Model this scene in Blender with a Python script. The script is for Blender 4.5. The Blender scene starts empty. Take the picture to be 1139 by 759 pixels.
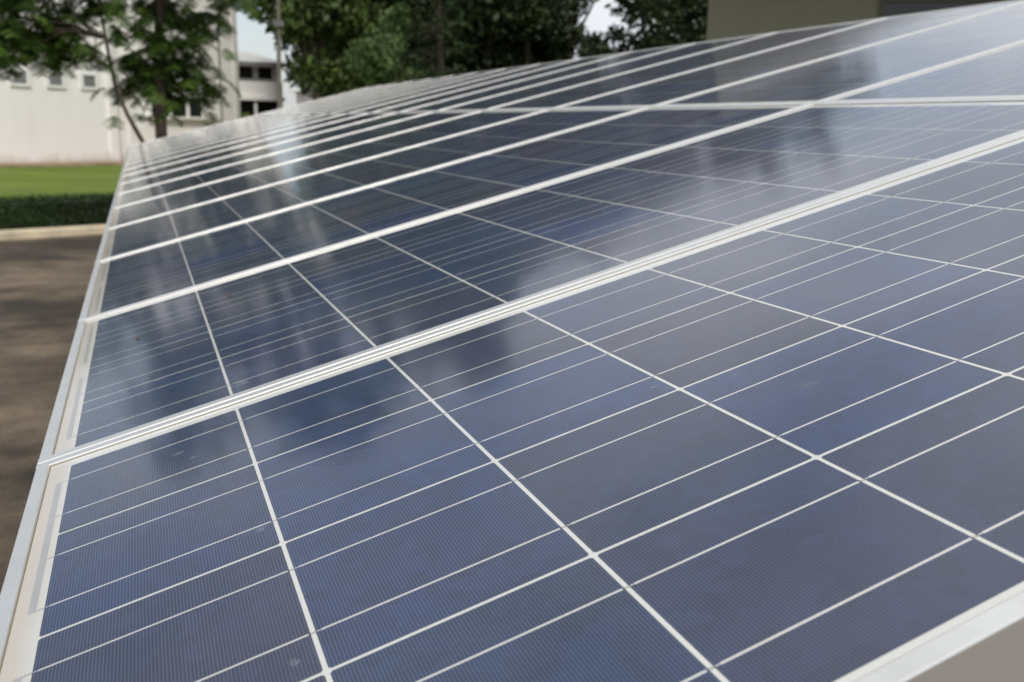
import bpy, math, random
from mathutils import Vector, Matrix
random.seed(7)
R = math.radians
sc = bpy.context.scene
col = sc.collection

# ------------------------------------------------------------------ camera
cam_d = bpy.data.cameras.new('camera')
cam = bpy.data.objects.new('camera', cam_d)
col.objects.link(cam)
right = Vector((0.92926502, -0.36875246, 0.02209409))
up = Vector((0.0638173, 0.21915517, 0.97360072))
fwd = Vector((0.36385969, 0.90332311, -0.22718602))
CAM = Vector((0, 0, 1.75))
m = Matrix((right, up, -fwd)).transposed().to_4x4()
m.translation = CAM
cam.matrix_world = m
cam_d.sensor_width = 22.3
cam_d.lens = 22.3 * 1022.5 / 1139
cam_d.clip_start = 0.02
cam_d.clip_end = 3000
cam_d.dof.use_dof = True
cam_d.dof.focus_distance = 0.70
cam_d.dof.aperture_fstop = 5.6
cam_d.dof.aperture_blades = 7
sc.camera = cam

# ------------------------------------------------------------------ light
SUN_EL, SUN_AZ = 50, 186
world = bpy.data.worlds.new('World')
sc.world = world
world.use_nodes = True
nt = world.node_tree
nt.nodes.clear()
N = nt.nodes.new
out = N('ShaderNodeOutputWorld')
bg = N('ShaderNodeBackground')
sky = N('ShaderNodeTexSky')
sky.sky_type = 'NISHITA'
sky.sun_disc = False
sky.sun_elevation = R(SUN_EL)
sky.sun_rotation = R(SUN_AZ)
sky.air_density = 1.2
sky.dust_density = 1.5
tc = N('ShaderNodeTexCoord')
mp = N('ShaderNodeMapping')
mp.inputs['Scale'].default_value = (1, 1, 2.2)
nz = N('ShaderNodeTexNoise')
nz.inputs['Scale'].default_value = 2.3
nz.inputs['Detail'].default_value = 7
nz.inputs['Roughness'].default_value = 0.55
ramp = N('ShaderNodeValToRGB')
ramp.color_ramp.elements[0].position = 0.36
ramp.color_ramp.elements[1].position = 0.58
ramp.color_ramp.elements[0].color = (0.35, 0.35, 0.35, 1)
ramp.color_ramp.elements[1].color = (1, 1, 1, 1)
mix = N('ShaderNodeMix')
mix.data_type = 'RGBA'
L = nt.links.new
L(tc.outputs['Generated'], mp.inputs[0])
L(mp.outputs[0], nz.inputs['Vector'])
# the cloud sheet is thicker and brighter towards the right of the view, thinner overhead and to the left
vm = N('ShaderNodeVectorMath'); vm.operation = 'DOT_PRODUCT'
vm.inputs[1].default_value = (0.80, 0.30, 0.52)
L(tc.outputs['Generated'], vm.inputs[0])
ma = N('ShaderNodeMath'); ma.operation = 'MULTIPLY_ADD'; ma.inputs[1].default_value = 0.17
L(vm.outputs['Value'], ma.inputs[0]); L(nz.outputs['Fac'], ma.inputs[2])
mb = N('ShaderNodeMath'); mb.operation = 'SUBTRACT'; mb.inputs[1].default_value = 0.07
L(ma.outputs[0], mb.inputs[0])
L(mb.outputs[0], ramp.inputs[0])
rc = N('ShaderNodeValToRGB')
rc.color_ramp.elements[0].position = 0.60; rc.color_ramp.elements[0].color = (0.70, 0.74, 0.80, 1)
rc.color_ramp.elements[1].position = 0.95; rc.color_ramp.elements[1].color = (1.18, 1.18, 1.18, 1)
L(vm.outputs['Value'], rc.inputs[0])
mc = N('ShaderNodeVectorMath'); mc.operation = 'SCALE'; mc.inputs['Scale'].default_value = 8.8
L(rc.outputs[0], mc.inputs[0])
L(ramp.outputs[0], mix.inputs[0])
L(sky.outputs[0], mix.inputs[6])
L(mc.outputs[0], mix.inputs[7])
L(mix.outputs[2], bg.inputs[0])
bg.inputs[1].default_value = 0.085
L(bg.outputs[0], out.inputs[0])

sd = bpy.data.lights.new('sun', 'SUN')
sd.energy = 1.85
sd.angle = R(14)
sd.color = (1.0, 0.95, 0.88)
sun = bpy.data.objects.new('sun', sd)
col.objects.link(sun)
# sky rotation: azimuth clockwise from +Y
saz = R(SUN_AZ)
sdir = Vector((math.sin(saz) * math.cos(R(SUN_EL)), math.cos(saz) * math.cos(R(SUN_EL)), math.sin(R(SUN_EL))))
sun.rotation_euler = sdir.to_track_quat('Z', 'Y').to_euler()

sc.view_settings.view_transform = 'Standard'
sc.view_settings.look = 'None'
sc.view_settings.exposure = 0.5
sc.view_settings.gamma = 1
sc.view_settings.use_curve_mapping = False

# ------------------------------------------------------------------ helpers
def tag(o, label=None, cat=None, group=None, kind=None):
    if label: o['label'] = label
    if cat: o['category'] = cat
    if group: o['group'] = group
    if kind: o['kind'] = kind
    return o

def empty(name, loc=(0, 0, 0), rz=0.0):
    o = bpy.data.objects.new(name, None)
    o.empty_display_size = 0.2
    o.location = loc
    o.rotation_euler = (0, 0, rz)
    col.objects.link(o)
    return o

class MB:
    def __init__(s):
        s.v = []; s.f = []; s.mi = []; s.uv = {}
    def face(s, pts, mi=0, uv=None):
        i = len(s.v)
        s.v += [tuple(p) for p in pts]
        s.f.append(tuple(range(i, i + len(pts))))
        s.mi.append(mi)
        if uv: s.uv[len(s.f) - 1] = uv
    def box(s, x0, x1, y0, y1, z0, z1, mi=0):
        i = len(s.v)
        s.v += [(x0,y0,z0),(x1,y0,z0),(x1,y1,z0),(x0,y1,z0),(x0,y0,z1),(x1,y0,z1),(x1,y1,z1),(x0,y1,z1)]
        for q in ((0,3,2,1),(4,5,6,7),(0,1,5,4),(1,2,6,5),(2,3,7,6),(3,0,4,7)):
            s.f.append(tuple(i + a for a in q)); s.mi.append(mi)
    def prism(s, prof, a, b, fn, mi=0):
        """extrude closed profile of 2-tuples from a to b; fn(p, q, t) -> point"""
        i = len(s.v); n = len(prof)
        s.v += [fn(p, q, a) for p, q in prof] + [fn(p, q, b) for p, q in prof]
        for k in range(n):
            l = (k + 1) % n
            s.f.append((i+k, i+l, i+n+l, i+n+k)); s.mi.append(mi)
        s.f.append(tuple(i + k for k in reversed(range(n)))); s.mi.append(mi)
        s.f.append(tuple(i + n + k for k in range(n))); s.mi.append(mi)
    def tube(s, pts, rad, seg=8, mi=0):
        pts = [Vector(p) for p in pts]
        rings = []
        for k, p in enumerate(pts):
            d = (pts[min(k+1, len(pts)-1)] - pts[max(k-1, 0)]).normalized()
            a = d.cross(Vector((0.31, 0.87, 0.13))).normalized()
            b = d.cross(a)
            r = rad[k] if isinstance(rad, (list, tuple)) else rad
            i = len(s.v)
            for j in range(seg):
                t = 2 * math.pi * j / seg
                s.v.append(tuple(p + a * (r * math.cos(t)) + b * (r * math.sin(t))))
            rings.append(i)
        for A, B in zip(rings, rings[1:]):
            for j in range(seg):
                l = (j + 1) % seg
                s.f.append((A+j, A+l, B+l, B+j)); s.mi.append(mi)
        s.f.append(tuple(rings[0] + j for j in range(seg))); s.mi.append(mi)
        s.f.append(tuple(rings[-1] + j for j in reversed(range(seg)))); s.mi.append(mi)
    def mesh(s, name, mats, smooth=False):
        me = bpy.data.meshes.new(name)
        me.from_pydata(s.v, [], s.f)
        if not isinstance(mats, (list, tuple)): mats = [mats]
        for mt in mats: me.materials.append(mt)
        me.polygons.foreach_set('material_index', s.mi)
        if smooth: me.polygons.foreach_set('use_smooth', [True] * len(s.f))
        if s.uv:
            ul = me.uv_layers.new(name='UVMap')
            for fi, uv in s.uv.items():
                for li, c in zip(me.polygons[fi].loop_indices, uv):
                    ul.data[li].uv = c
        me.update()
        return me
    def build(s, name, mats, parent=None, smooth=False):
        o = bpy.data.objects.new(name, s.mesh(name, mats, smooth))
        col.objects.link(o)
        if parent: o.parent = parent
        return o

def link(name, me, parent, loc=(0, 0, 0)):
    o = bpy.data.objects.new(name, me)
    o.location = loc
    col.objects.link(o)
    o.parent = parent
    return o

# ------------------------------------------------------------------ materials
class NT:
    def __init__(s, name):
        s.m = bpy.data.materials.new(name); s.m.use_nodes = True
        s.t = s.m.node_tree; s.b = s.t.nodes['Principled BSDF']
        s.tc = s.t.nodes.new('ShaderNodeTexCoord')
    def n(s, typ, **kw):
        o = s.t.nodes.new(typ)
        for k, v in kw.items(): setattr(o, k, v)
        return o
    def l(s, a, b): s.t.links.new(a, b)
    def noise(s, scale, detail=4, rough=0.5, co='Object', vec=None, stretch=None):
        z = s.n('ShaderNodeTexNoise')
        z.inputs['Scale'].default_value = scale
        z.inputs['Detail'].default_value = detail
        z.inputs['Roughness'].default_value = rough
        src = vec or s.tc.outputs[co]
        if stretch:
            mp = s.n('ShaderNodeMapping'); mp.inputs['Scale'].default_value = stretch
            s.l(src, mp.inputs[0]); src = mp.outputs[0]
        s.l(src, z.inputs['Vector'])
        return z.outputs['Fac']
    def ramp(s, fac, stops):
        r = s.n('ShaderNodeValToRGB')
        el = r.color_ramp.elements
        while len(el) < len(stops): el.new(0.5)
        for e, (p, c) in zip(el, stops):
            e.position = p
            e.color = (*c, 1) if isinstance(c, tuple) else (c, c, c, 1)
        s.l(fac, r.inputs[0])
        return r.outputs[0]
    def mix(s, fac, a, b, mode='MIX'):
        x = s.n('ShaderNodeMix', data_type='RGBA', blend_type=mode)
        for i, v in ((0, fac), (6, a), (7, b)):
            if isinstance(v, tuple): x.inputs[i].default_value = (*v, 1)
            elif isinstance(v, (int, float)): x.inputs[i].default_value = v
            else: s.l(v, x.inputs[i])
        return x.outputs[2]
    def math(s, op, a, b=0.0, c=0.0):
        x = s.n('ShaderNodeMath', operation=op)
        for i, v in enumerate((a, b, c)):
            if isinstance(v, (int, float)): x.inputs[i].default_value = v
            else: s.l(v, x.inputs[i])
        return x.outputs[0]
    def bump(s, h, strength=0.3, dist=0.02, coat=False):
        b = s.n('ShaderNodeBump')
        b.inputs['Strength'].default_value = strength
        b.inputs['Distance'].default_value = dist
        s.l(h, b.inputs['Height'])
        s.l(b.outputs[0], s.b.inputs['Coat Normal' if coat else 'Normal'])
    def color(s, v):
        if isinstance(v, tuple): s.b.inputs['Base Color'].default_value = (*v, 1)
        else: s.l(v, s.b.inputs['Base Color'])
    def set(s, **kw):
        for k, v in kw.items():
            s.b.inputs[k.replace('_', ' ')].default_value = v

def glass_coat(g, dirt=True):
    """solar glass on top of what it covers: slightly textured, dusty"""
    g.set(Coat_Weight=1.0, Coat_IOR=1.46)
    geo = g.n('ShaderNodeNewGeometry')
    z = g.noise(6, 3, 0.6, vec=geo.outputs['Position'])
    r = g.ramp(z, [(0.3, 0.075), (0.7, 0.13)])
    g.l(r, g.b.inputs['Coat Roughness'])
    h = g.noise(55, 2, 0.5, vec=geo.outputs['Position'])
    g.bump(h, 0.05, 0.0008, coat=True)
    return geo

M = {}
def mat_cell():
    g = NT('silicon_cell')
    geo = glass_coat(g)
    pos = geo.outputs['Position']
    uvn = g.n('ShaderNodeUVMap'); uvn.uv_map = 'UVMap'
    sx = g.n('ShaderNodeSeparateXYZ'); g.l(uvn.outputs[0], sx.inputs[0])
    fx = g.math('FRACT', g.math('MULTIPLY', g.math('FRACT', sx.outputs[0]), 76.0))
    d = g.math('ABSOLUTE', g.math('SUBTRACT', fx, 0.5))
    finger = g.n('ShaderNodeMapRange', interpolation_type='SMOOTHSTEP')
    g.l(d, finger.inputs[0])
    finger.inputs[1].default_value = 0.24; finger.inputs[2].default_value = 0.02
    # one random number per cell
    fl = g.n('ShaderNodeVectorMath', operation='FLOOR'); g.l(uvn.outputs[0], fl.inputs[0])
    oi = g.n('ShaderNodeObjectInfo')
    cb = g.n('ShaderNodeCombineXYZ'); g.l(g.math('MULTIPLY', oi.outputs['Random'], 91.7), cb.inputs[0])
    ad = g.n('ShaderNodeVectorMath', operation='ADD'); g.l(fl.outputs[0], ad.inputs[0]); g.l(cb.outputs[0], ad.inputs[1])
    wn = g.n('ShaderNodeTexWhiteNoise'); g.l(ad.outputs[0], wn.inputs['Vector'])
    base = g.ramp(wn.outputs['Value'], [(0.0, (0.003, 0.023, 0.082)), (0.40, (0.004, 0.019, 0.066)),
                                        (0.70, (0.015, 0.014, 0.042)), (1.0, (0.002, 0.024, 0.110))])
    big = g.noise(7, 3, 0.55, vec=pos)
    base = g.mix(g.ramp(big, [(0.36, 0.15), (0.70, 0.6)]), base, (0.014, 0.013, 0.034))
    vo = g.n('ShaderNodeTexVoronoi'); vo.inputs['Scale'].default_value = 75
    wv = g.n('ShaderNodeMapping'); g.l(pos, wv.inputs[0]); g.l(wv.outputs[0], vo.inputs['Vector'])
    gr = g.n('ShaderNodeSeparateColor'); g.l(vo.outputs['Color'], gr.inputs[0])
    k = g.ramp(gr.outputs[0], [(0, 0.80), (1, 1.22)])
    base = g.mix(1.0, base, k, 'MULTIPLY')
    c = g.mix(g.math('MULTIPLY', finger.outputs[0], 0.46), base, (0.10, 0.155, 0.235))
    # thin film of dust and dried water marks
    du = g.noise(3.2, 6, 0.65, vec=pos)
    c = g.mix(g.ramp(du, [(0.42, 0.003), (0.75, 0.04)]), c, (0.45, 0.42, 0.38))
    sp = g.noise(34, 2, 0.4, vec=pos)
    c = g.mix(g.ramp(sp, [(0.76, 0.0), (0.82, 0.06)]), c, (0.5, 0.52, 0.55))
    g.color(c)
    g.set(Roughness=0.5, Specular_IOR_Level=0.15)
    return g.m

def mat_sheet():
    g = NT('white_backsheet')
    geo = glass_coat(g)
    sx = g.n('ShaderNodeSeparateXYZ'); g.l(g.tc.outputs['Object'], sx.inputs[0])
    # dust settles along the low edge of the glass (object x = distance from it)
    nz = g.noise(24, 5, 0.6, stretch=(1, 0.35, 1))
    e = g.math('ADD', sx.outputs[0], g.math('MULTIPLY', g.math('SUBTRACT', nz, 0.5), 0.02))
    st = g.ramp(e, [(0.009, 1.0), (0.024, 0.0)])
    c = g.mix(g.math('MULTIPLY', st, 0.8), (0.56, 0.56, 0.52), (0.47, 0.405, 0.325))
    g.color(c)
    g.set(Roughness=0.55)
    return g.m

def mat_simple(name, c, rough=0.5, metal=0.0, coat=False, var=0.0, scale=8, bump=0.0):
    g = NT(name)
    if coat: glass_coat(g)
    if var:
        nz = g.noise(scale, 5, 0.6)
        lo = tuple(x * (1 - var) for x in c); hi = tuple(min(1, x * (1 + var)) for x in c)
        g.color(g.mix(g.ramp(nz, [(0.3, 0.0), (0.7, 1.0)]), lo, hi))
        if bump: g.bump(nz, bump)
    else: g.color(c)
    g.set(Roughness=rough, Metallic=metal)
    return g.m

def mat_alu():
    g = NT('anodised_aluminium')
    nz = g.noise(14, 6, 0.7)
    g.color(g.mix(g.ramp(nz, [(0.35, 0.0), (0.75, 1.0)]), (0.76, 0.755, 0.735), (0.66, 0.65, 0.62)))
    g.l(g.ramp(nz, [(0.2, 0.32), (0.8, 0.48)]), g.b.inputs['Roughness'])
    g.set(Metallic=0.8)
    return g.m

def mat_leaf(name, a, b, trans=0.25):
    g = NT(name)
    geo = g.n('ShaderNodeNewGeometry')
    r = g.ramp(geo.outputs['Random Per Island'], [(0.0, a), (0.75, b), (1.0, tuple(x * 1.5 for x in b))])
    nz = g.noise(0.55, 2, 0.5, vec=geo.outputs['Position'])
    g.color(g.mix(1.0, r, g.ramp(nz, [(0.35, 0.65), (0.65, 1.25)]), 'MULTIPLY'))
    g.set(Roughness=0.55, Specular_IOR_Level=0.3)
    tr = g.n('ShaderNodeBsdfTranslucent'); g.l(r, tr.inputs[0])
    ms = g.n('ShaderNodeMixShader'); ms.inputs[0].default_value = trans
    outn = g.t.nodes['Material Output']
    g.l(g.b.outputs[0], ms.inputs[1]); g.l(tr.outputs[0], ms.inputs[2]); g.l(ms.outputs[0], outn.inputs[0])
    return g.m

def mat_pavement():
    g = NT('worn_asphalt')
    a = g.noise(0.55, 6, 0.62, stretch=(0.7, 1.1, 1))
    b = g.noise(3.0, 7, 0.75)
    c = g.noise(120, 2, 0.6)
    base = g.mix(g.ramp(a, [(0.38, 0.0), (0.60, 1.0)]), (0.036, 0.026, 0.016), (0.155, 0.117, 0.078))
    base = g.mix(1.0, base, g.ramp(b, [(0.35, 0.6), (0.65, 1.3)]), 'MULTIPLY')
    base = g.mix(1.0, base, g.ramp(c, [(0.3, 0.7), (0.7, 1.3)]), 'MULTIPLY')
    g.color(base)
    g.bump(c, 0.4, 0.006)
    g.set(Roughness=0.9)
    return g.m

def mat_lawn():
    g = NT('lawn_grass')
    a = g.noise(0.5, 5, 0.6, stretch=(0.5, 1, 1)); b = g.noise(9, 4, 0.7)
    base = g.mix(g.ramp(a, [(0.3, 0.0), (0.7, 1.0)]), (0.100, 0.150, 0.022), (0.175, 0.225, 0.045))
    base = g.mix(1.0, base, g.ramp(b, [(0.25, 0.65), (0.75, 1.25)]), 'MULTIPLY')
    w = g.noise(0.9, 6, 0.7, stretch=(1, .5, 1))
    base = g.mix(g.ramp(w, [(0.56, 0.0), (0.70, 0.65)]), base, (0.13, 0.12, 0.05))
    g.color(base); g.bump(b, 0.8, 0.05); g.set(Roughness=0.9, Specular_IOR_Level=0.1)
    return g.m

def mat_wall(name, c, streak=0.18):
    g = NT(name)
    a = g.noise(0.5, 5, 0.6, stretch=(2.5, 2.5, 0.35)); b = g.noise(14, 3, 0.6)
    base = g.mix(g.ramp(a, [(0.4, 0.0), (0.75, streak)]), c, (0.36, 0.33, 0.28))
    sx = g.n('ShaderNodeSeparateXYZ'); g.l(g.tc.outputs['Object'], sx.inputs[0])
    e = g.math('ADD', sx.outputs[2], g.math('MULTIPLY', g.math('SUBTRACT', a, 0.5), 1.2))
    base = g.mix(g.ramp(e, [(0.05, 0.6), (0.40, 0.0)]), base, (0.45, 0.36, 0.28))   # splash stains above the ground
    g.color(base); g.bump(b, 0.15, 0.01); g.set(Roughness=0.85)
    return g.m

M['cell'] = mat_cell()
M['sheet'] = mat_sheet()
M['bus'] = mat_simple('busbar_silver', (0.62, 0.60, 0.56), 0.4, 0.35, coat=True)
M['tab'] = mat_simple('tinned_tab', (0.38, 0.36, 0.32), 0.4, 0.3, coat=True)
M['ribbon'] = mat_simple('tinned_ribbon', (0.38, 0.37, 0.35), 0.45, 0.25, coat=True, var=0.08, scale=40)
M['alu'] = mat_alu()
M['seal'] = mat_simple('dirty_sealant', (0.16, 0.135, 0.08), 0.8)
M['galv'] = mat_simple('galvanised_steel', (0.45, 0.46, 0.46), 0.5, 0.6, var=0.15, scale=20)
M['pave'] = mat_pavement()
M['lawn'] = mat_lawn()
M['soil'] = mat_simple('bare_soil', (0.16, 0.12, 0.075), 0.95, var=0.4, scale=2.5, bump=0.3)
M['soil2'] = mat_simple('stained_concrete', (0.27, 0.20, 0.13), 0.9, var=0.35, scale=1.5)
M['kerb'] = mat_simple('kerb_concrete', (0.52, 0.44, 0.31), 0.9, var=0.2, scale=3, bump=0.2)
M['white'] = mat_wall('white_render', (0.83, 0.80, 0.775), 0.1)
M['white2'] = mat_wall('old_white_render', (0.83, 0.80, 0.77), 0.12)
M['trim'] = mat_simple('white_trim', (0.78, 0.77, 0.74), 0.6, var=0.05)
M['greyp'] = mat_simple('grey_shutter', (0.17, 0.175, 0.175), 0.6, var=0.12, scale=6)
M['dark'] = mat_simple('dark_glass', (0.02, 0.022, 0.022), 0.12)
M['fascia'] = mat_simple('grey_fascia', (0.20, 0.185, 0.17), 0.7, var=0.2)
M['tan'] = mat_wall('olive_tan_render', (0.235, 0.225, 0.155), 0.1)
M['tandark'] = mat_simple('dark_olive_shade', (0.10, 0.095, 0.07), 0.7, var=0.1)
M['roof'] = mat_simple('roof_sheet', (0.50, 0.49, 0.46), 0.6, var=0.2)
M['bark'] = mat_simple('brown_bark', (0.075, 0.055, 0.04), 0.9, var=0.4, scale=9, bump=0.5)
M['bark2'] = mat_simple('grey_bark', (0.13, 0.115, 0.09), 0.9, var=0.35, scale=6, bump=0.5)
M['pipe'] = mat_simple('dark_pipe', (0.12, 0.12, 0.11), 0.6)
M['pole'] = mat_simple('weathered_pole', (0.13, 0.115, 0.09), 0.85, var=0.25, scale=4)
M['leafA'] = mat_leaf('feathery_leaf', (0.026, 0.052, 0.010), (0.075, 0.130, 0.020), 0.35)
M['leafD'] = mat_leaf('dark_leaf', (0.013, 0.026, 0.008), (0.030, 0.050, 0.014), 0.15)
M['leafM'] = mat_leaf('mid_leaf', (0.035, 0.060, 0.014), (0.080, 0.120, 0.030), 0.25)
M['leafL'] = mat_leaf('light_leaf', (0.055, 0.100, 0.030), (0.120, 0.180, 0.060), 0.25)
M['leafN'] = mat_leaf('needle_leaf', (0.040, 0.070, 0.035), (0.080, 0.120, 0.055), 0.2)
M['leafH'] = mat_leaf('hedge_leaf', (0.010, 0.022, 0.006), (0.022, 0.045, 0.010), 0.1)
M['leafY'] = mat_leaf('lime_leaf', (0.12, 0.22, 0.02), (0.22, 0.36, 0.04), 0.3)
M['dry'] = mat_simple('dry_brown', (0.14, 0.06, 0.03), 0.8)
M['mark'] = mat_simple('dried_water_mark', (0.34, 0.38, 0.44), 0.6)

# ------------------------------------------------------------------ setting
g = MB(); g.face([(-900, -900, 0), (900, -900, 0), (900, 900, 0), (-900, 900, 0)])
tag(g.build('ground', M['soil']), kind='structure')

K0 = Vector((-1.93, 14.87)); KD = Vector((1.335, 0.593)).normalized(); KN = Vector((-KD.y, KD.x))
def kp(a, b, z): p = K0 + KD * a + KN * b; return (p.x, p.y, z)
g = MB(); g.face([kp(-40, -60, .004), kp(40, -60, .004), kp(40, 0, .004), kp(-40, 0, .004)])
pv = tag(g.build('pavement', M['pave']), kind='structure')
g = MB()
g.prism([(0, 0), (0, .10), (.02, .12), (.28, .12), (.30, .10), (.30, 0)], -40, 40, lambda p, q, t: kp(t, p, q))
tag(g.build('kerb', M['kerb']), kind='structure')
g = MB(); g.face([kp(-60, .3, .008), kp(34, .3, .008), kp(34, 24.3, .008), kp(-60, 24.3, .008)])
tag(g.build('lawn', M['lawn']), kind='structure')

# ------------------------------------------------------------------ white building on the left
WA = Vector((-4.6433, 37.7517)); WB = Vector((-0.747, 40.2313)); WD = (WB - WA).normalized()
wrz = math.atan2(WD.y, WD.x)
g = MB(); g.box(-30, 16, -1.9, 0, 0, 0.09)
o = g.build('footpath', M['soil2']); o.location = (WA.x, WA.y, 0); o.rotation_euler.z = wrz
tag(o, kind='structure')
b1 = tag(empty('white_building', (WA.x, WA.y, 0), wrz), 'white rendered building with small square windows behind the lawn on the left', 'building')
g = MB(); g.box(-30, 4.62, 0, 9, 0, 5.55); g.build('wall', M['white'], b1)
g = MB(); g.box(-30.1, 4.60, -.08, 9, 5.554, 5.80); g.build('parapet', M['white2'], b1)
g = MB(); g.box(4.3, 4.62, -.10, -.002, 0, 5.5); g.build('corner_pier', M['white'], b1)
g = MB(); g.box(4.64, 10.7, .15, 9, 0, 10.5); g.build('tower_wall', M['white2'], b1)
g = MB()
for x in (5.2, 10.4): g.box(x, x + .16, .08, .147, 0, 10.4)
g.build('wall_ribs', M['white'], b1)
for x0 in (-4.2, -2.05, .62, 1.93, 3.24):
    w = MB(); zb = 2.76 + 0.0 * x0
    w.box(x0, x0 + .72, -.07, -.003, zb, zb + .10); w.box(x0, x0 + .72, -.07, -.003, zb + .52, zb + .62)
    w.box(x0, x0 + .12, -.07, -.003, zb + .103, zb + .517); w.box(x0 + .60, x0 + .72, -.07, -.003, zb + .103, zb + .517)
    wf = w.build('window', M['trim'], b1)
    p = MB(); p.box(x0 + .122, x0 + .598, -.03, -.004, zb + .104, zb + .516); p.build('pane', M['greyp'], wf)
# lower window group on the tower wall
w = MB()
for x in (6.1, 7.05, 7.88, 8.65): w.box(x, x + .14, .06, .145, 1.85, 2.62)
w.box(6.05, 8.85, .04, .145, 2.624, 2.74); w.box(6.0, 8.9, -.06, .145, 1.74, 1.845)
wf = w.build('window', M['trim'], b1)
for x0, x1 in ((6.245, 7.045), (7.195, 7.875), (8.025, 8.645)):
    p = MB(); p.box(x0, x1, .11, .143, 1.852, 2.618); p.build('pane', M['dark'], wf)
p = MB(); p.tube([(9.62, .03, 0), (9.62, .03, 4.9), (9.6, .03, 5.6), (9.72, .03, 5.95), (9.95, .03, 6.05), (10.15, .03, 5.95), (10.22, .03, 5.6), (10.22, .05, 5.3)], .035, 8)
p.build('downpipe', M['pipe'], b1)
a = tag(empty('awning', (-6.9, 37.2, 0), wrz), 'grey metal awning at the left edge below the leaves', 'awning')
g = MB(); g.face([(0, -.6, 3.25), (2.25, -.6, 3.05), (2.25, .0, 3.4), (0, .0, 3.6)]); g.face([(0, -.6, 3.19), (2.25, -.6, 2.99), (2.25, -.6, 3.05), (0, -.6, 3.25)])
g.build('canopy', M['fascia'], a)
g = MB(); g.tube([(2.1, -.5, 3.05), (2.1, 0.3, 2.7)], .03); g.build('bracket', M['pipe'], a)

# second building, further right
b2 = tag(empty('white_house', (5.0, 55, 0), 0), 'two-storey white house with dark openings seen between the tower and the trees', 'house')
g = MB(); g.box(-1.5, 2.75, .6, 8, 0, 4.7); g.build('wall', M['white'], b2)
g = MB(); g.box(-1.6, 2.95, -.3, 8, 4.704, 4.92); g.build('fascia', M['fascia'], b2)
g = MB(); g.face([(-1.6, -.35, 4.93), (2.98, -.35, 4.93), (1.2, 3.5, 5.7), (-1.6, 3.5, 5.7)]); g.face([(2.98, -.35, 4.93), (2.98, 8, 4.93), (1.2, 3.5, 5.7)])
g.build('roof', M['roof'], b2)
for x0, x1 in ((.48, 1.24), (1.52, 2.3)):
    w = MB(); w.box(x0 - .08, x0, .50, .597, 4.05, 4.7); w.box(x1, x1 + .08, .50, .597, 4.05, 4.7); w.box(x0 - .08, x1 + .08, .48, .597, 3.97, 4.047)
    wf = w.build('window', M['trim'], b2)
    p = MB(); p.box(x0, x1, .55, .594, 4.05, 4.70); p.build('pane', M['dark'], wf)
g = MB(); g.box(-1.5, 2.8, .1, .597, 3.05, 3.90); g.build('balcony', M['trim'], b2)
g = MB(); g.box(-1.5, 2.9, -.1, .597, 2.86, 3.04); g.build('porch_roof', M['trim'], b2)
g = MB(); g.box(-1.4, 2.7, .5, .596, .0, 2.855); g.build('porch_opening', M['dark'], b2)
for x in (1.2, 2.62):
    g = MB(); g.box(x, x + .16, .05, .2, 0, 2.855); g.build('post', M['trim'], b2)

# pale house behind the trees
b3 = tag(empty('far_house', (13, 66, 0), 0.1), 'pale house glimpsed low between the background trees', 'house')
g = MB(); g.box(-1, 9, 0, 7, 0, 3.9); g.build('wall', M['white'], b3)
g = MB(); g.prism([(-1.5, 3.904), (9.5, 3.904), (4, 5.6)], -.5, 7.5, lambda p, q, t: (p, t, q)); g.build('roof', M['roof'], b3)
for x in (1, 4, 7):
    p = MB(); p.box(x, x + 1, -.05, -.003, 1.6, 3.0); p.build('window', M['dark'], b3)

# olive building, upper right
b4r = R(-35)
b4 = tag(empty('olive_building', (12.95, 20, 0), b4r), 'olive tan building with a deep eave behind the upper right end of the panels', 'building')
g = MB(); g.box(0, 30, 0, 12, 0, 6.6); g.build('wall', M['tan'], b4)
g = MB(); g.box(-.5, 31, -2.6, 12.5, 6.604, 6.85); g.build('roof', M['roof'], b4)
w = MB(); w.box(3.9, 15, -.12, -.003, 4.72, 4.85); w.box(3.9, 4.0, -.12, -.003, 3.0, 4.717)  # this window is a dark band standing in for the shadow line beneath a beam
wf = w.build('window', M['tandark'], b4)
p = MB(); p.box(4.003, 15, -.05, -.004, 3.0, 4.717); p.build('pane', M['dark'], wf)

# ------------------------------------------------------------------ vegetation
def leaf_quad(g, c, size, up=0.4):
    n = Vector((random.gauss(0, 1), random.gauss(0, 1), random.gauss(0, 1) + up)).normalized()
    a = n.cross(Vector((random.gauss(0, 1), random.gauss(0, 1), random.gauss(0, 1)))).normalized()
    b = n.cross(a)
    l = size * random.uniform(.6, 1.3); w = l * random.uniform(.35, .6)
    c = Vector(c)
    g.face([c - a * l * .5, c + b * w * .5 - a * l * .05, c + a * l * .5, c - b * w * .5 + a * l * .05])

def lobes_for(cx, cy, z0, z1, rad, n):
    out = []
    for i in range(n):
        t = (i + .5) / n
        z = z0 + (z1 - z0) * t
        rr = rad * math.sin(math.pi * (0.18 + 0.78 * t)) ** .7
        a = random.uniform(0, 6.283)
        d = rr * random.uniform(.25, .75)
        out.append((Vector((cx + d * math.cos(a), cy + d * math.sin(a), z)), rr * random.uniform(.42, .65)))
    return out

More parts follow.
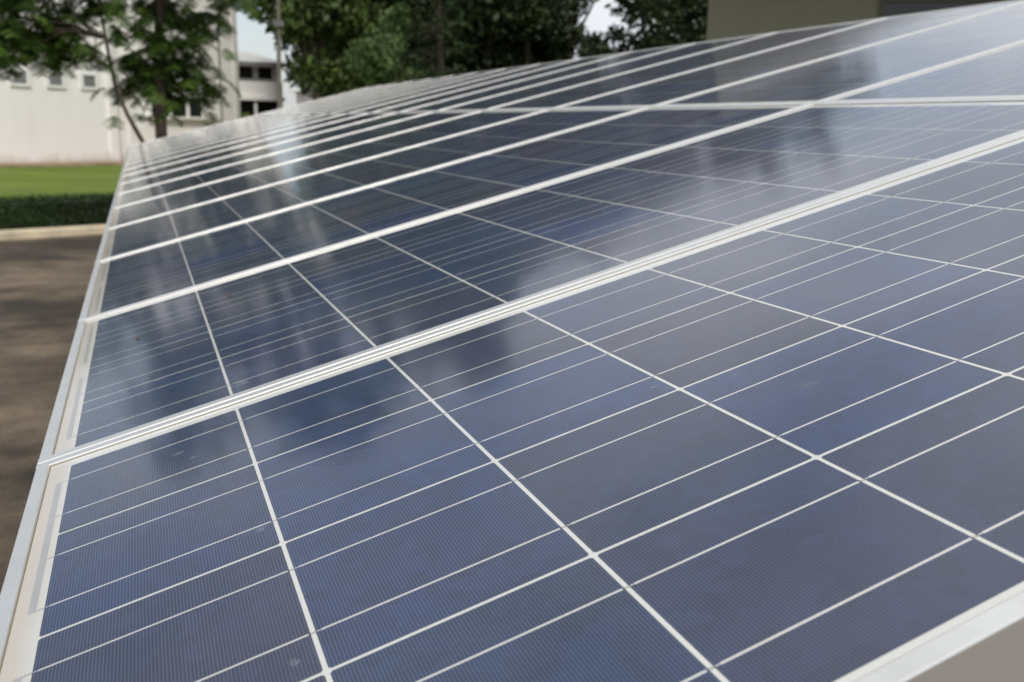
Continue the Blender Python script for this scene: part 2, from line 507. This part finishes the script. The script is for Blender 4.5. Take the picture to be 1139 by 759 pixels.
def tree(x, y, z0, z1, rad, n_leaf, size, mat, label, cat='tree', name='broadleaf_tree', nl=16, lobes=None, trunk_r=.22, group=None, bark='bark'):
    random.seed(int(x * 100 + y * 7))
    t = tag(empty(name, (x, y, 0)), label, cat, group)
    lb = lobes or lobes_for(0, 0, z0, z1, rad, nl)
    g = MB()
    tot = sum(r ** 2 for _, r in lb)
    for c, r in lb:
        for _ in range(int(n_leaf * r * r / tot)):
            d = Vector((random.gauss(0, 1), random.gauss(0, 1), random.gauss(0, 1))).normalized()
            q = r * random.random() ** .38 * random.uniform(.85, 1.12)
            leaf_quad(g, c + Vector((d.x * q, d.y * q, d.z * q * .75)), size)
    g.build('crown', M[mat], t)
    s = MB(); top = z0 + (z1 - z0) * .75
    lean = random.uniform(-.4, .4)
    s.tube([(0, 0, -.1), (lean * .3, 0, top * .35), (lean, .1, top * .7), (lean * .8, 0, top)], [trunk_r, trunk_r * .8, trunk_r * .5, trunk_r * .15], 8)
    for c, r in lb[::2]:
        zb = max(.8, c.z * random.uniform(.45, .7))
        s.tube([(lean * zb / max(top, .1), 0, zb), ((c.x + lean) * .5, c.y * .5, (zb + c.z) * .52), tuple(c)], [trunk_r * .4, trunk_r * .25, .03], 5)
    s.build('trunk', M[bark], t, smooth=True)
    return t

BG = 'trees behind the solar panels'
LB = [(Vector((a - 6.8, random.uniform(-.8, .8), z)), r) for a, z, r in (
    (4.9, 6.7, 1.0), (4.6, 5.9, .75), (4.5, 7.3, .9), (5.6, 5.2, .7), (4.8, 8.3, 1.1), (5.2, 9.9, 1.3), (6.1, 5.6, 1.1), (6.9, 3.7, 1.3), (8.0, 3.4, 1.2), (8.8, 5.2, 1.6), (7.3, 6.0, 1.4),
    (6.8, 7.9, 1.6), (8.4, 8.2, 1.8), (6.3, 11.3, 1.8), (8.0, 11.6, 2.0), (5.2, 12.3, 1.5), (6.8, 14.2, 2.0), (8.3, 15.0, 1.8), (5.6, 15.2, 1.5), (7.0, 17.0, 1.5), (9.6, 13.0, 1.6), (9.6, 10.0, 1.6))]
tree(6.8, 38, 3.0, 18.0, 2.8, 22000, .34, 'leafM', 'loose yellow-green tree right of the slim pole', group=BG, lobes=LB)
tree(9.3, 34, 1.6, 6.0, 1.8, 6000, .24, 'leafL', 'low pale green bushy tree standing in front of the tall dark ones', group=BG, nl=10, trunk_r=.1)
tree(10.6, 41, 2.6, 17, 3.2, 12000, .36, 'leafD', 'tall dark tree just left of the feathery grey-green tree', group=BG, nl=18)
tree(13.4, 37, 2.0, 16, 3.4, 14000, .36, 'leafD', 'tall dark tree behind the feathery grey-green tree', group=BG, nl=20)
tree(15.3, 37, 1.2, 15.5, 2.7, 15000, .32, 'leafD', 'dark round-edged tree just left of the sky gap', group=BG, nl=18)
tree(24.9, 39, 2.4, 18.5, 3.2, 20000, .30, 'leafD', 'dark fine-leaved tree right of the sky gap', group=BG, nl=30)
tree(22.3, 43, .8, 6.7, 3.0, 10000, .30, 'leafD', 'low dark tree closing the bottom of the sky gap', group=BG, nl=10, trunk_r=.12)
tree(19.0, 37, .6, 5.3, 2.3, 8000, .26, 'leafD', 'short dark shrub under the sky gap beside the round-edged tree', group=BG, nl=9, trunk_r=.1)
tree(25.2, 37, .6, 6.2, 1.5, 5000, .26, 'leafL', 'yellow-green young tree against the left edge of the olive building', group=BG, nl=9, trunk_r=.1)
tree(28.4, 40, 1.2, 19.5, 3.5, 18000, .34, 'leafD', 'dark tree partly hidden behind the olive building', group=BG, nl=24)
tree(8.9, 47, 1.6, 19, 3.4, 14000, .36, 'leafM', 'mid green tree behind the yellow-green one right of the pole', group=BG, nl=14)
tree(17.5, 48, 1.5, 12, 3.4, 9000, .38, 'leafM', 'green tree showing between the dark trunks far behind', group=BG, nl=16)
LB = [(Vector((dx + random.uniform(-.4, .4), random.uniform(-1, 1), z)), 1.75) for z, xs in ((11.2, (-4.5, -2.6, -.6, 1.4, 3.4, 5.2)), (13.2, (-4, -2, 0, 2, 4)), (15.4, (-3, -1, 1, 3)), (17.4, (-2, 0, 2))) for dx in xs]
tree(20.9, 45, 11.2, 18.5, 4.6, 19000, .40, 'leafD', 'tall tree whose high crown closes over the top of the sky gap', group=BG, lobes=LB)
for i, (x, y, z0, z1, lab) in enumerate((
        (11.5, 52, 3.0, 20, 'large dark tree far behind, left of the feathery tree'),
        (16.5, 53, 3.0, 20, 'large dark tree far behind, right of the feathery tree'),
        (21.5, 55, 11.5, 21, 'far tree with a high crown behind the top of the sky gap'),
        (30.0, 50, 3.0, 21, 'large dark tree far behind the young yellow-green tree'),
        (35.5, 48, 7.0, 20, 'large tree standing behind the roof of the olive building'))):
    LB = []
    nr = int((z1 - z0) / 2.1)
    for k in range(nr):
        tt = (k + .5) / nr; hw = 3.7 * (1 - .55 * tt ** 2)
        for dx in (-1, -.35, .35, 1):
            LB.append((Vector((dx * hw * .8 + random.uniform(-.5, .5), random.uniform(-1.5, 1.5), z0 + (z1 - z0) * tt + random.uniform(-.4, .4))), random.uniform(1.3, 1.9)))
    tree(x, y, z0, z1, 3.7, 15000, .46, 'leafD', lab, group=BG, lobes=LB)
tree(5.7, 64, 10.5, 22, 3.0, 7000, .5, 'leafM', 'tree crown rising far behind the two-storey white house', group=BG, nl=12)
for i, (x, y, z1, rad, mt, lab) in enumerate((
        (8.6, 41, 4.4, 1.9, 'leafM', 'rounded mid-green shrub just right of the slim pole at the foot of the trees'),
        (11.6, 39, 4.6, 2.0, 'leafL', 'pale shrub at the foot of the trees below the yellow-green crown'),
        (13.9, 42, 5.2, 2.3, 'leafD', 'dark shrub at the foot of the trees left of the feathery tree'),
        (16.2, 42, 5.6, 2.3, 'leafD', 'dark shrub under the tall dark trees right of the feathery tree'),
        (18.6, 42, 5.8, 2.3, 'leafD', 'dark shrub left of the short shrub under the sky gap'),
        (26.4, 41, 6.6, 2.4, 'leafM', 'mid-green shrub low beside the corner of the olive building'))):
    tree(x, y, .5, z1, rad, 7000, .28, mt, lab, 'shrub', 'shrub', nl=11, trunk_r=.08, group='shrubs at the foot of the background trees')
# feathery casuarina-like tree: drooping needle sprays
t = tag(empty('feathery_tree', (9.6, 31, 0)), 'feathery grey-green tree with layered drooping sprays amid the dark trees', 'tree', BG)
g = MB(); s = MB()
s.tube([(0, 0, 0), (.1, 0, 3), (0, 0, 6), (.1, 0, 8)], [.16, .12, .07, .02], 7)
for i in range(110):
    z = 1.8 + 5.8 * random.random(); a = random.uniform(0, 6.283); Lb = (1.9 - .17 * z) * random.uniform(.6, 1.1)
    p0 = Vector((0, 0, z)); p1 = p0 + Vector((math.cos(a), math.sin(a), .25)) * Lb * .6; p2 = p0 + Vector((math.cos(a), math.sin(a), .05)) * Lb
    s.tube([p0, p1, p2], [.025, .015, .006], 4)
    for k in range(60):
        tt = random.uniform(.25, 1.05); q = p0.lerp(p2, tt) + Vector((0, 0, .15 * tt * (1 - tt) * 4 * .6))
        d = Vector((math.cos(a) + random.gauss(0, .55), math.sin(a) + random.gauss(0, .55), -.15 + random.gauss(0, .3))).normalized()
        sd_ = d.cross(Vector((0, 0, 1))).normalized() * .022; l = random.uniform(.18, .38)
        g.face([q - sd_, q + sd_, q + d * l + sd_ * .3, q + d * l - sd_ * .3])
g.build('crown', M['leafN'], t); s.build('trunk', M['bark'], t, smooth=True)
# little lime shrub at the porch
tree(5.6, 52.5, .3, 2.2, .75, 1500, .14, 'leafY', 'bright lime shrub in front of the white house porch', 'shrub', 'shrub', nl=6, trunk_r=.04)

# pole
pl = tag(empty('utility_pole', (4.13, 30, 0)), 'slim weathered pole standing in front of the background trees', 'pole')
g = MB(); g.tube([(0, 0, 0), (.02, 0, 3), (.10, 0, 6), (.14, 0, 9)], [.07, .066, .06, .054], 10); g.build('shaft', M['pole'], pl, smooth=True)
g = MB(); g.box(-.08, .2, -.14, -.085, 4.55, 4.72); g.build('bracket', M['pipe'], pl)

# feathery-leaved trees at the left, branches modelled, pinnate fronds
def frond(g, base, az, el, length):
    p = Vector(base); d = Vector((math.cos(az) * math.cos(el), math.sin(az) * math.cos(el), math.sin(el)))
    n = 12; step = length / n
    for k in range(n):
        d = (d + Vector((0, 0, -.12))).normalized()
        q = p + d * step
        side = d.cross(Vector((0, 0, 1))).normalized()
        upv = side.cross(d)
        w = .17 * math.sin(math.pi * (.15 + .75 * k / n)) + .02
        for sg in (-1, 1):
            dr = (side * sg + d * .35 - Vector((0, 0, random.uniform(.1, .45)))).normalized()
            wd = d * step * .44
            tip = p + dr * w * random.uniform(.85, 1.15)
            g.face([p - wd, p + wd, tip + wd * .5, tip - wd * .4])
        g.face([p - upv * .003, p + upv * .003, q + upv * .003, q - upv * .003])
        p = q

def feathery(name, base, trunk, rads, clusters, label, extra=None):
    t = tag(empty(name, base), label, 'tree', 'feathery-leaved trees before the white building')
    B = Vector(base)
    s = MB(); tr = [Vector(p) - B for p in trunk]
    s.tube(tr, rads, 10)
    g = MB()
    for c, nf, L0 in clusters:
        c = Vector(c) - B
        k = min(range(2, len(tr)), key=lambda i: (tr[i] - (c + Vector((0, 0, .15)))).length)
        st = tr[k]
        midp = st.lerp(c, .5) + Vector((random.gauss(0, .05), 0, .22))
        s.tube([st, st.lerp(midp, .6) + Vector((0, 0, .06)), midp, c], [rads[k] * .35, .017, .013, .006], 6)
        for i in range(int(nf * 1.75)):
            az = random.uniform(0, 6.283)
            o = c + Vector((random.gauss(0, .20), random.gauss(0, .22), random.gauss(0, .11)))
            frond(g, o, az, random.uniform(-.35, .5), L0 * random.uniform(.7, 1.15))
    s.build('trunk', M['bark'], t, smooth=True)
    g.build('crown', M['leafA'], t)
    return t

YT = 17.0
def P(px, py, dy=0.0):       # metres on the tree's own vertical plane, 17 m away
    k = (YT + dy) / 17.0
    z0, x0 = 1.379 + (157 - py) * .01447, .37 + (px - 180) * .01432 + (157 - py) * .0005
    return (x0 * k, YT + dy, 1.75 + (z0 - 1.75) * k)
cl = []
for px, py, nf, L0 in ((150, 62, 11, .5), (170, 35, 13, .5), (196, 60, 11, .5), (214, 40, 11, .5), (222, 88, 9, .5), (203, 95, 8, .45), (234, 97, 7, .38),
                       (160, 92, 9, .45), (144, 97, 7, .4), (228, 62, 6, .4), (150, 15, 12, .5), (186, 5, 13, .5), (216, 12, 12, .5), (226, 25, 7, .4), (158, 128, 3, .25), (195, 112, 5, .4), (176, 75, 8, .5)):
    cl.append((P(px, py, random.uniform(-.5, .7)), nf, L0))
for i in range(44):
    a = random.uniform(0, 6.283); r = 1.5 * math.sqrt(random.random())
    cl.append(((.45 + r * math.cos(a), YT + r * math.sin(a), random.uniform(3.9, 8.2)), 10, .6))
feathery('feathery_leaf_tree', (.36, YT, 0), [(.36, YT, -.05), (.36, YT, .8), (.37, YT, 1.6), (.40, YT, 2.5), (.46, YT, 3.6), (.52, YT, 5.4), (.5, YT, 7.6)],
         [.12, .11, .10, .09, .075, .05, .02], cl, 'feathery-leaved tree with a straight brown trunk in front of the white building')
cl = []
for px, py, nf, L0 in ((8, 12, 12, .55), (5, 40, 12, .5), (35, 30, 13, .5), (62, 42, 11, .5), (90, 52, 9, .45), (20, 55, 9, .45), (45, 60, 8, .42), (72, 62, 8, .42),
                       (60, 14, 12, .5), (88, 28, 9, .45), (-30, 30, 14, .5), (-35, 60, 9, .45), (104, 8, 8, .45), (35, 5, 12, .5), (-5, 66, 7, .4), (110, 62, 4, .4), (30, 45, 9, .5), (75, 30, 10, .5)):
    cl.append((P(px, py, random.uniform(-.6, .6)), nf, L0))
for i in range(26):
    a = random.uniform(0, 6.283); r = 1.6 * math.sqrt(random.random())
    cl.append(((-1.5 + r * math.cos(a), YT + r * math.sin(a), random.uniform(3.8, 7.0)), 9, .6))
feathery('feathery_leaf_tree', (.25, YT - .3, 0), [(.25, YT - .3, -.05), (.18, YT - .3, .7), (.083, YT - .25, 1.33), (-.14, YT - .2, 1.8), (-.297, YT - .15, 2.27), (-.382, YT - .1, 2.97), (-.45, YT, 3.6), (-.75, YT, 4.8), (-1.1, YT, 6.2)],
         [.05, .045, .04, .036, .032, .026, .022, .018, .01], cl, 'thin leaning feathery-leaved tree left of the straight brown trunk')

# hedge
hd = tag(empty('clipped_hedge', (K0.x, K0.y, 0), math.atan2(KD.y, KD.x)), 'low dark clipped hedge between the kerb and the lawn', 'hedge')
g = MB(); g.box(-16, 14, .42, 1.12, 0, .46); g.build('branches', M['leafH'], hd)
g = MB()
for _ in range(26000):
    x = random.uniform(-7, 6); f_ = random.random()
    if f_ < .55: c = (x, .40 + random.gauss(0, .03), random.uniform(.02, .52))
    elif f_ < .9: c = (x, random.uniform(.38, 1.15), .50 + random.gauss(0, .025))
    else: c = (x, 1.15, random.uniform(.02, .52))
    leaf_quad(g, c, .05)
g.build('leaves', M['leafH'], hd)

# ------------------------------------------------------------------ the solar array
S = 0.158
CV = 1.00692 * S                       # cell pitch across the panel
U = Vector((0.965461, 0, 0.260548)); V = Vector((0, 1, 0)); NN = Vector((-0.260548, 0, 0.965461))
ORG = Vector((-0.079373, 0.270264, 1.431441))     # first cell corner of the nearest lower panel
X0, X1 = -.196 * S, 9.223 * S          # outer frame, along u
Y0, Y1 = -.111 * S, 4.2127 * S         # outer frame, across
FW = .078 * S; LIP = .0020; DEEP = -.035
ROW = 9.434 * S; PITCH = 4.33877 * S
LX, LY = X1 - X0, Y1 - Y0
ox, oy = -X0, -Y0                      # cell (0,0) corner in panel coordinates

# shared meshes
prof = [(0, DEEP), (0, LIP - .0010), (.0003, LIP - .0003), (.0010, LIP), (FW - .0009, LIP), (FW - .0003, LIP - .0004), (FW, LIP - .0011), (FW, -.004), (.0018, -.004), (.0018, DEEP)]
fr = MB()
fr.prism(prof, 0, LX, lambda p, q, t: (t, p, q))
me_rail = fr.mesh('frame_rail', M['alu'])
fr = MB(); fr.prism(prof, 0, LX, lambda p, q, t: (t, LY - p, q))
me_rail2 = fr.mesh('frame_rail', M['alu'])
gp = .0004
fe = MB()
fe.prism(prof, FW + gp, LY - FW - gp, lambda p, q, t: (p, t, q))
me_end = fe.mesh('frame_end', M['alu'])
fe = MB(); fe.prism(prof, FW + gp, LY - FW - gp, lambda p, q, t: (LX - p, t, q))
me_end2 = fe.mesh('frame_end', M['alu'])
sl = MB()
e = .0006
sl.box(FW, LX - FW, FW, FW + e, -.002, -.0002); sl.box(FW, LX - FW, LY - FW - e, LY - FW, -.002, -.0002)
sl.box(FW, FW + e, FW + e, LY - FW - e, -.002, -.0002); sl.box(LX - FW - e, LX - FW, FW + e, LY - FW - e, -.002, -.0002)
me_seal = sl.mesh('seal_strip', M['seal'])
bs = MB()
a_ = FW + e
bs.box(a_, LX - a_, a_, LY - a_, -.005, -.00060)
me_sheet = bs.mesh('backsheet', M['sheet'])
me_sheet.transform(Matrix.Translation((-FW, 0, 0)))
tb = MB()
for j in range(4):
    for f_ in (.25, .75):
        y = oy + (j + f_) * CV
        tb.box(ox - .05 * S, ox + 9.05 * S, y - .0009, y + .0009, -.00058, -.00052)
me_tab = tb.mesh('tabbing', M['tab'])
GU, GV, CH = .0015, .0013, .0014
def cell_face(g, x, y, i, j):
    x0, x1, y0, y1 = x + GU, x + S - GU, y + GV, y + CV - GV
    pts = [(x0 + CH, y0), (x1 - CH, y0), (x1, y0 + CH), (x1, y1 - CH), (x1 - CH, y1), (x0 + CH, y1), (x0, y1 - CH), (x0, y0 + CH)]
    g.face([(a, b, -.00045) for a, b in pts], 0, [(i + .002 + .996 * (a - x) / S, j + .002 + .996 * (b - y) / CV) for a, b in pts])
    for f_ in (.25, .75):
        yy = y + f_ * CV
        g.face([(x0 + .0035, yy - .00085, -.00040), (x1 - .0012, yy - .00085, -.00040), (x1 - .0012, yy + .00085, -.00040), (x0 + .0035, yy + .00085, -.00040)], 1)
        g.face([(x0 + .0005, yy - .0004, -.00041), (x0 + .0035, yy - .0004, -.00041), (x0 + .0035, yy + .0004, -.00041), (x0 + .0005, yy + .0004, -.00041)], 1)
cg = MB(); cell_face(cg, 0, 0, 0, 0)
me_cell = cg.mesh('solar_cell', [M['cell'], M['bus']])
ca = MB()
for i in range(9):
    for j in range(4): cell_face(ca, ox + i * S, oy + j * CV, i, j)
me_cells = ca.mesh('solar_cells', [M['cell'], M['bus']])
def ribbon_me(y0, y1):
    g = MB(); g.box(0, .0052, y0, y1, -.00058, -.00048); return g.mesh('edge_ribbon', M['ribbon'])
me_rA = ribbon_me(.25 * CV - .001, 1.75 * CV + .001)
me_rB = ribbon_me(.25 * CV - .001, .75 * CV + .001)
jb = MB(); jb.box(LX - .22, LX - .10, LY / 2 - .06, LY / 2 + .06, -.028, -.0055)
me_jb = jb.mesh('junction_box', mat_simple('black_plastic', (.02, .02, .02), .5))

rot = Matrix((U, V, NN)).transposed().to_4x4()
ORD = ['nearest', 'second nearest', 'third nearest', 'fourth nearest', 'fifth nearest', 'sixth nearest', 'seventh nearest', 'eighth nearest', 'ninth nearest',
       'tenth nearest', 'eleventh nearest', 'twelfth nearest', 'thirteenth nearest', 'fourteenth nearest', 'third from the far end', 'second from the far end', 'farthest']
panels = {}
for row in (0, 1):
    for k in range(17):
        t = empty('solar_panel')
        off = ORG + U * (X0 + row * ROW) + V * (Y0 + k * PITCH)
        mm = rot.copy(); mm.translation = off
        t.matrix_world = mm
        side = 'lower left' if row == 0 else 'upper right'
        lab = '%s blue solar panel in the %s row of the array' % (ORD[k], side)
        if ORD[k] in ('nearest',) and row == 0: lab = 'nearest blue solar panel, filling the bottom of the photo, in the lower left row'
        tag(t, lab, 'solar panel', 'solar panels in two long rows')
        link('frame_rail', me_rail, t); link('frame_rail', me_rail2, t); link('frame_end', me_end, t); link('frame_end', me_end2, t)
        link('seal_strip', me_seal, t)
        link('backsheet', me_sheet, t, (FW, 0, 0))
        link('tabbing', me_tab, t)
        xr = ox - .058 * S
        link('edge_ribbon', me_rA, t, (xr, oy, 0)); link('edge_ribbon', me_rA, t, (xr, oy + 2 * CV, 0))
        xe = ox + 9 * S + .024 * S
        link('edge_ribbon', me_rB, t, (xe, oy, 0)); link('edge_ribbon', me_rA, t, (xe, oy + CV, 0)); link('edge_ribbon', me_rB, t, (xe, oy + 3 * CV, 0))
        link('junction_box', me_jb, t)
        if row == 0 and k < 6:
            for i in range(9):
                for j in range(4): link('solar_cell', me_cell, t, (ox + i * S, oy + j * CV, 0))
        else:
            link('solar_cells', me_cells, t)
        panels[row, k] = t

# dried water marks on the glass of the two nearest panels (panel cell units)
def blot(panel, u, v, r, el=1.6):
    g = MB(); n = 14; ph = random.uniform(0, 6.28)
    ring = [(ox + u * S + r * el * math.cos(6.283 * k / n) * (1 + .28 * math.sin(3 * 6.283 * k / n + ph)), oy + v * CV + r * math.sin(6.283 * k / n) * (1 + .22 * math.cos(2 * 6.283 * k / n + ph)), .0002) for k in range(n)]
    g.face(ring); g.build('water_mark', M['mark'], panel)
def mark_mat():
    g_ = NT('faint_water_mark'); g_.color((.55, .60, .66)); g_.set(Roughness=.5)
    nz = g_.noise(260, 3, .6)
    a = g_.ramp(nz, [(.35, .03), (.75, .22)])
    g_.l(a, g_.b.inputs['Alpha'])
    return g_.m
M['mark'] = mark_mat()
for u, v, r in ((.93, 2.2, .0045), (.91, 1.12, .0035), (1.03, .25, .0), (2.55, 3.6, .0), (2.96, 2.05, .003)):
    if r: blot(panels[0, 0], u, v, r, .8)
blot(panels[0, 0], .62, 3.55, .0035); blot(panels[0, 0], .70, 3.40, .0025); blot(panels[0, 0], 2.92, 2.12, .0022, 1.6)
for u, v, r in ((1.08, .17, .006), (.97, 1.95, .004), (.30, .9, .003), (.55, .95, .003), (.28, .3, .003), (1.15, .4, .002), (1.6, 2.2, .005), (1.72, 2.32, .003), (2.1, 1.2, .0025), (2.9, 2.4, .003)):
    blot(panels[0, 1], u, v, r)
for u, v, r in ((.5, 2.2, .005), (.42, 1.0, .006), (1.7, 2.4, .006), (1.1, 1.6, .004), (.8, .6, .004), (2.6, 1.4, .004), (3.1, 2.6, .004)):
    blot(panels[0, 2], u, v, r)
for u, v, r in ((1.2, 1.4, .006), (2.4, 2.2, .005), (.6, 2.0, .006)):
    blot(panels[0, 3], u, v, r)

# bits of dry debris lying on the glass
def debris(panel, u, v, size, label):
    p = panels[panel].matrix_world @ Vector((ox + u * S, oy + v * CV, .0014 if size > 0 else LIP))
    size = abs(size)
    g = MB(); n = 9
    for sgn in (1,):
        rings = []
        for k, (h, rr) in enumerate(((0, .7), (.25, 1.0), (.5, .8), (.7, .25))):
            rings.append([(size * rr * math.cos(6.283 * j / n) * (1.3 + .25 * math.sin(2.1 * j)), size * rr * math.sin(6.283 * j / n) * (.8 + .2 * math.cos(1.7 * j)), size * h * .8 - .0012) for j in range(n)])
        i = len(g.v)
        for r_ in rings: g.v += r_
        for a in range(3):
            for j in range(n):
                l = (j + 1) % n
                g.f.append((i + a*n + j, i + a*n + l, i + (a+1)*n + l, i + (a+1)*n + j)); g.mi.append(0)
        g.f.append(tuple(i + 3*n + j for j in range(n))); g.mi.append(0)
    o = g.build('seed_husk', M['dry'], smooth=True)
    mm = rot.copy(); mm.translation = p; o.matrix_world = mm
    tag(o, label, 'seed husk', 'dry brown specks lying on the panels')
debris((0, 1), .40, 2.55, .0028, 'brown speck on the first column of the second nearest lower panel')
debris((0, 1), 1.28, 3.2, .0028, 'brown speck on the second column of the second nearest lower panel')
debris((0, 3), 1.42, 1.2, .0035, 'brown speck on the fourth nearest lower panel')
debris((0, 0), 5.0, 4.12, -.0022, 'reddish speck on the frame above the nearest panel')

# rack that carries the panels
rk = tag(empty('panel_rack', (0, 0, 0)), 'galvanised steel rack of posts and beams carrying the solar panels', 'rack')
def q(u, v, w): return ORG + U * u + V * v + NN * w
ymax = Y0 + 17 * PITCH
for u in (.25, 1.2, 1.75, 2.7):
    g = MB(); g.prism([(u - .02, DEEP - .042), (u + .02, DEEP - .042), (u + .02, DEEP - .002), (u - .02, DEEP - .002)], Y0 + .1, ymax - .1, lambda p, w, t: tuple(q(p, t, w)))
    g.build('rail', M['galv'], rk)
for v in [Y0 + .6 + i * 2.15 for i in range(6)]:
    g = MB(); g.prism([(v - .03, DEEP - .106), (v + .03, DEEP - .106), (v + .03, DEEP - .046), (v - .03, DEEP - .046)], .1, 2.85, lambda p, w, t: tuple(q(t, p, w)))
    g.build('beam', M['galv'], rk)
    for u in (.5, 2.5):
        b = q(u, v, DEEP - .108)
        g = MB(); g.box(b.x - .03, b.x + .03, b.y - .03, b.y + .03, 0, b.z); g.build('post', M['galv'], rk)
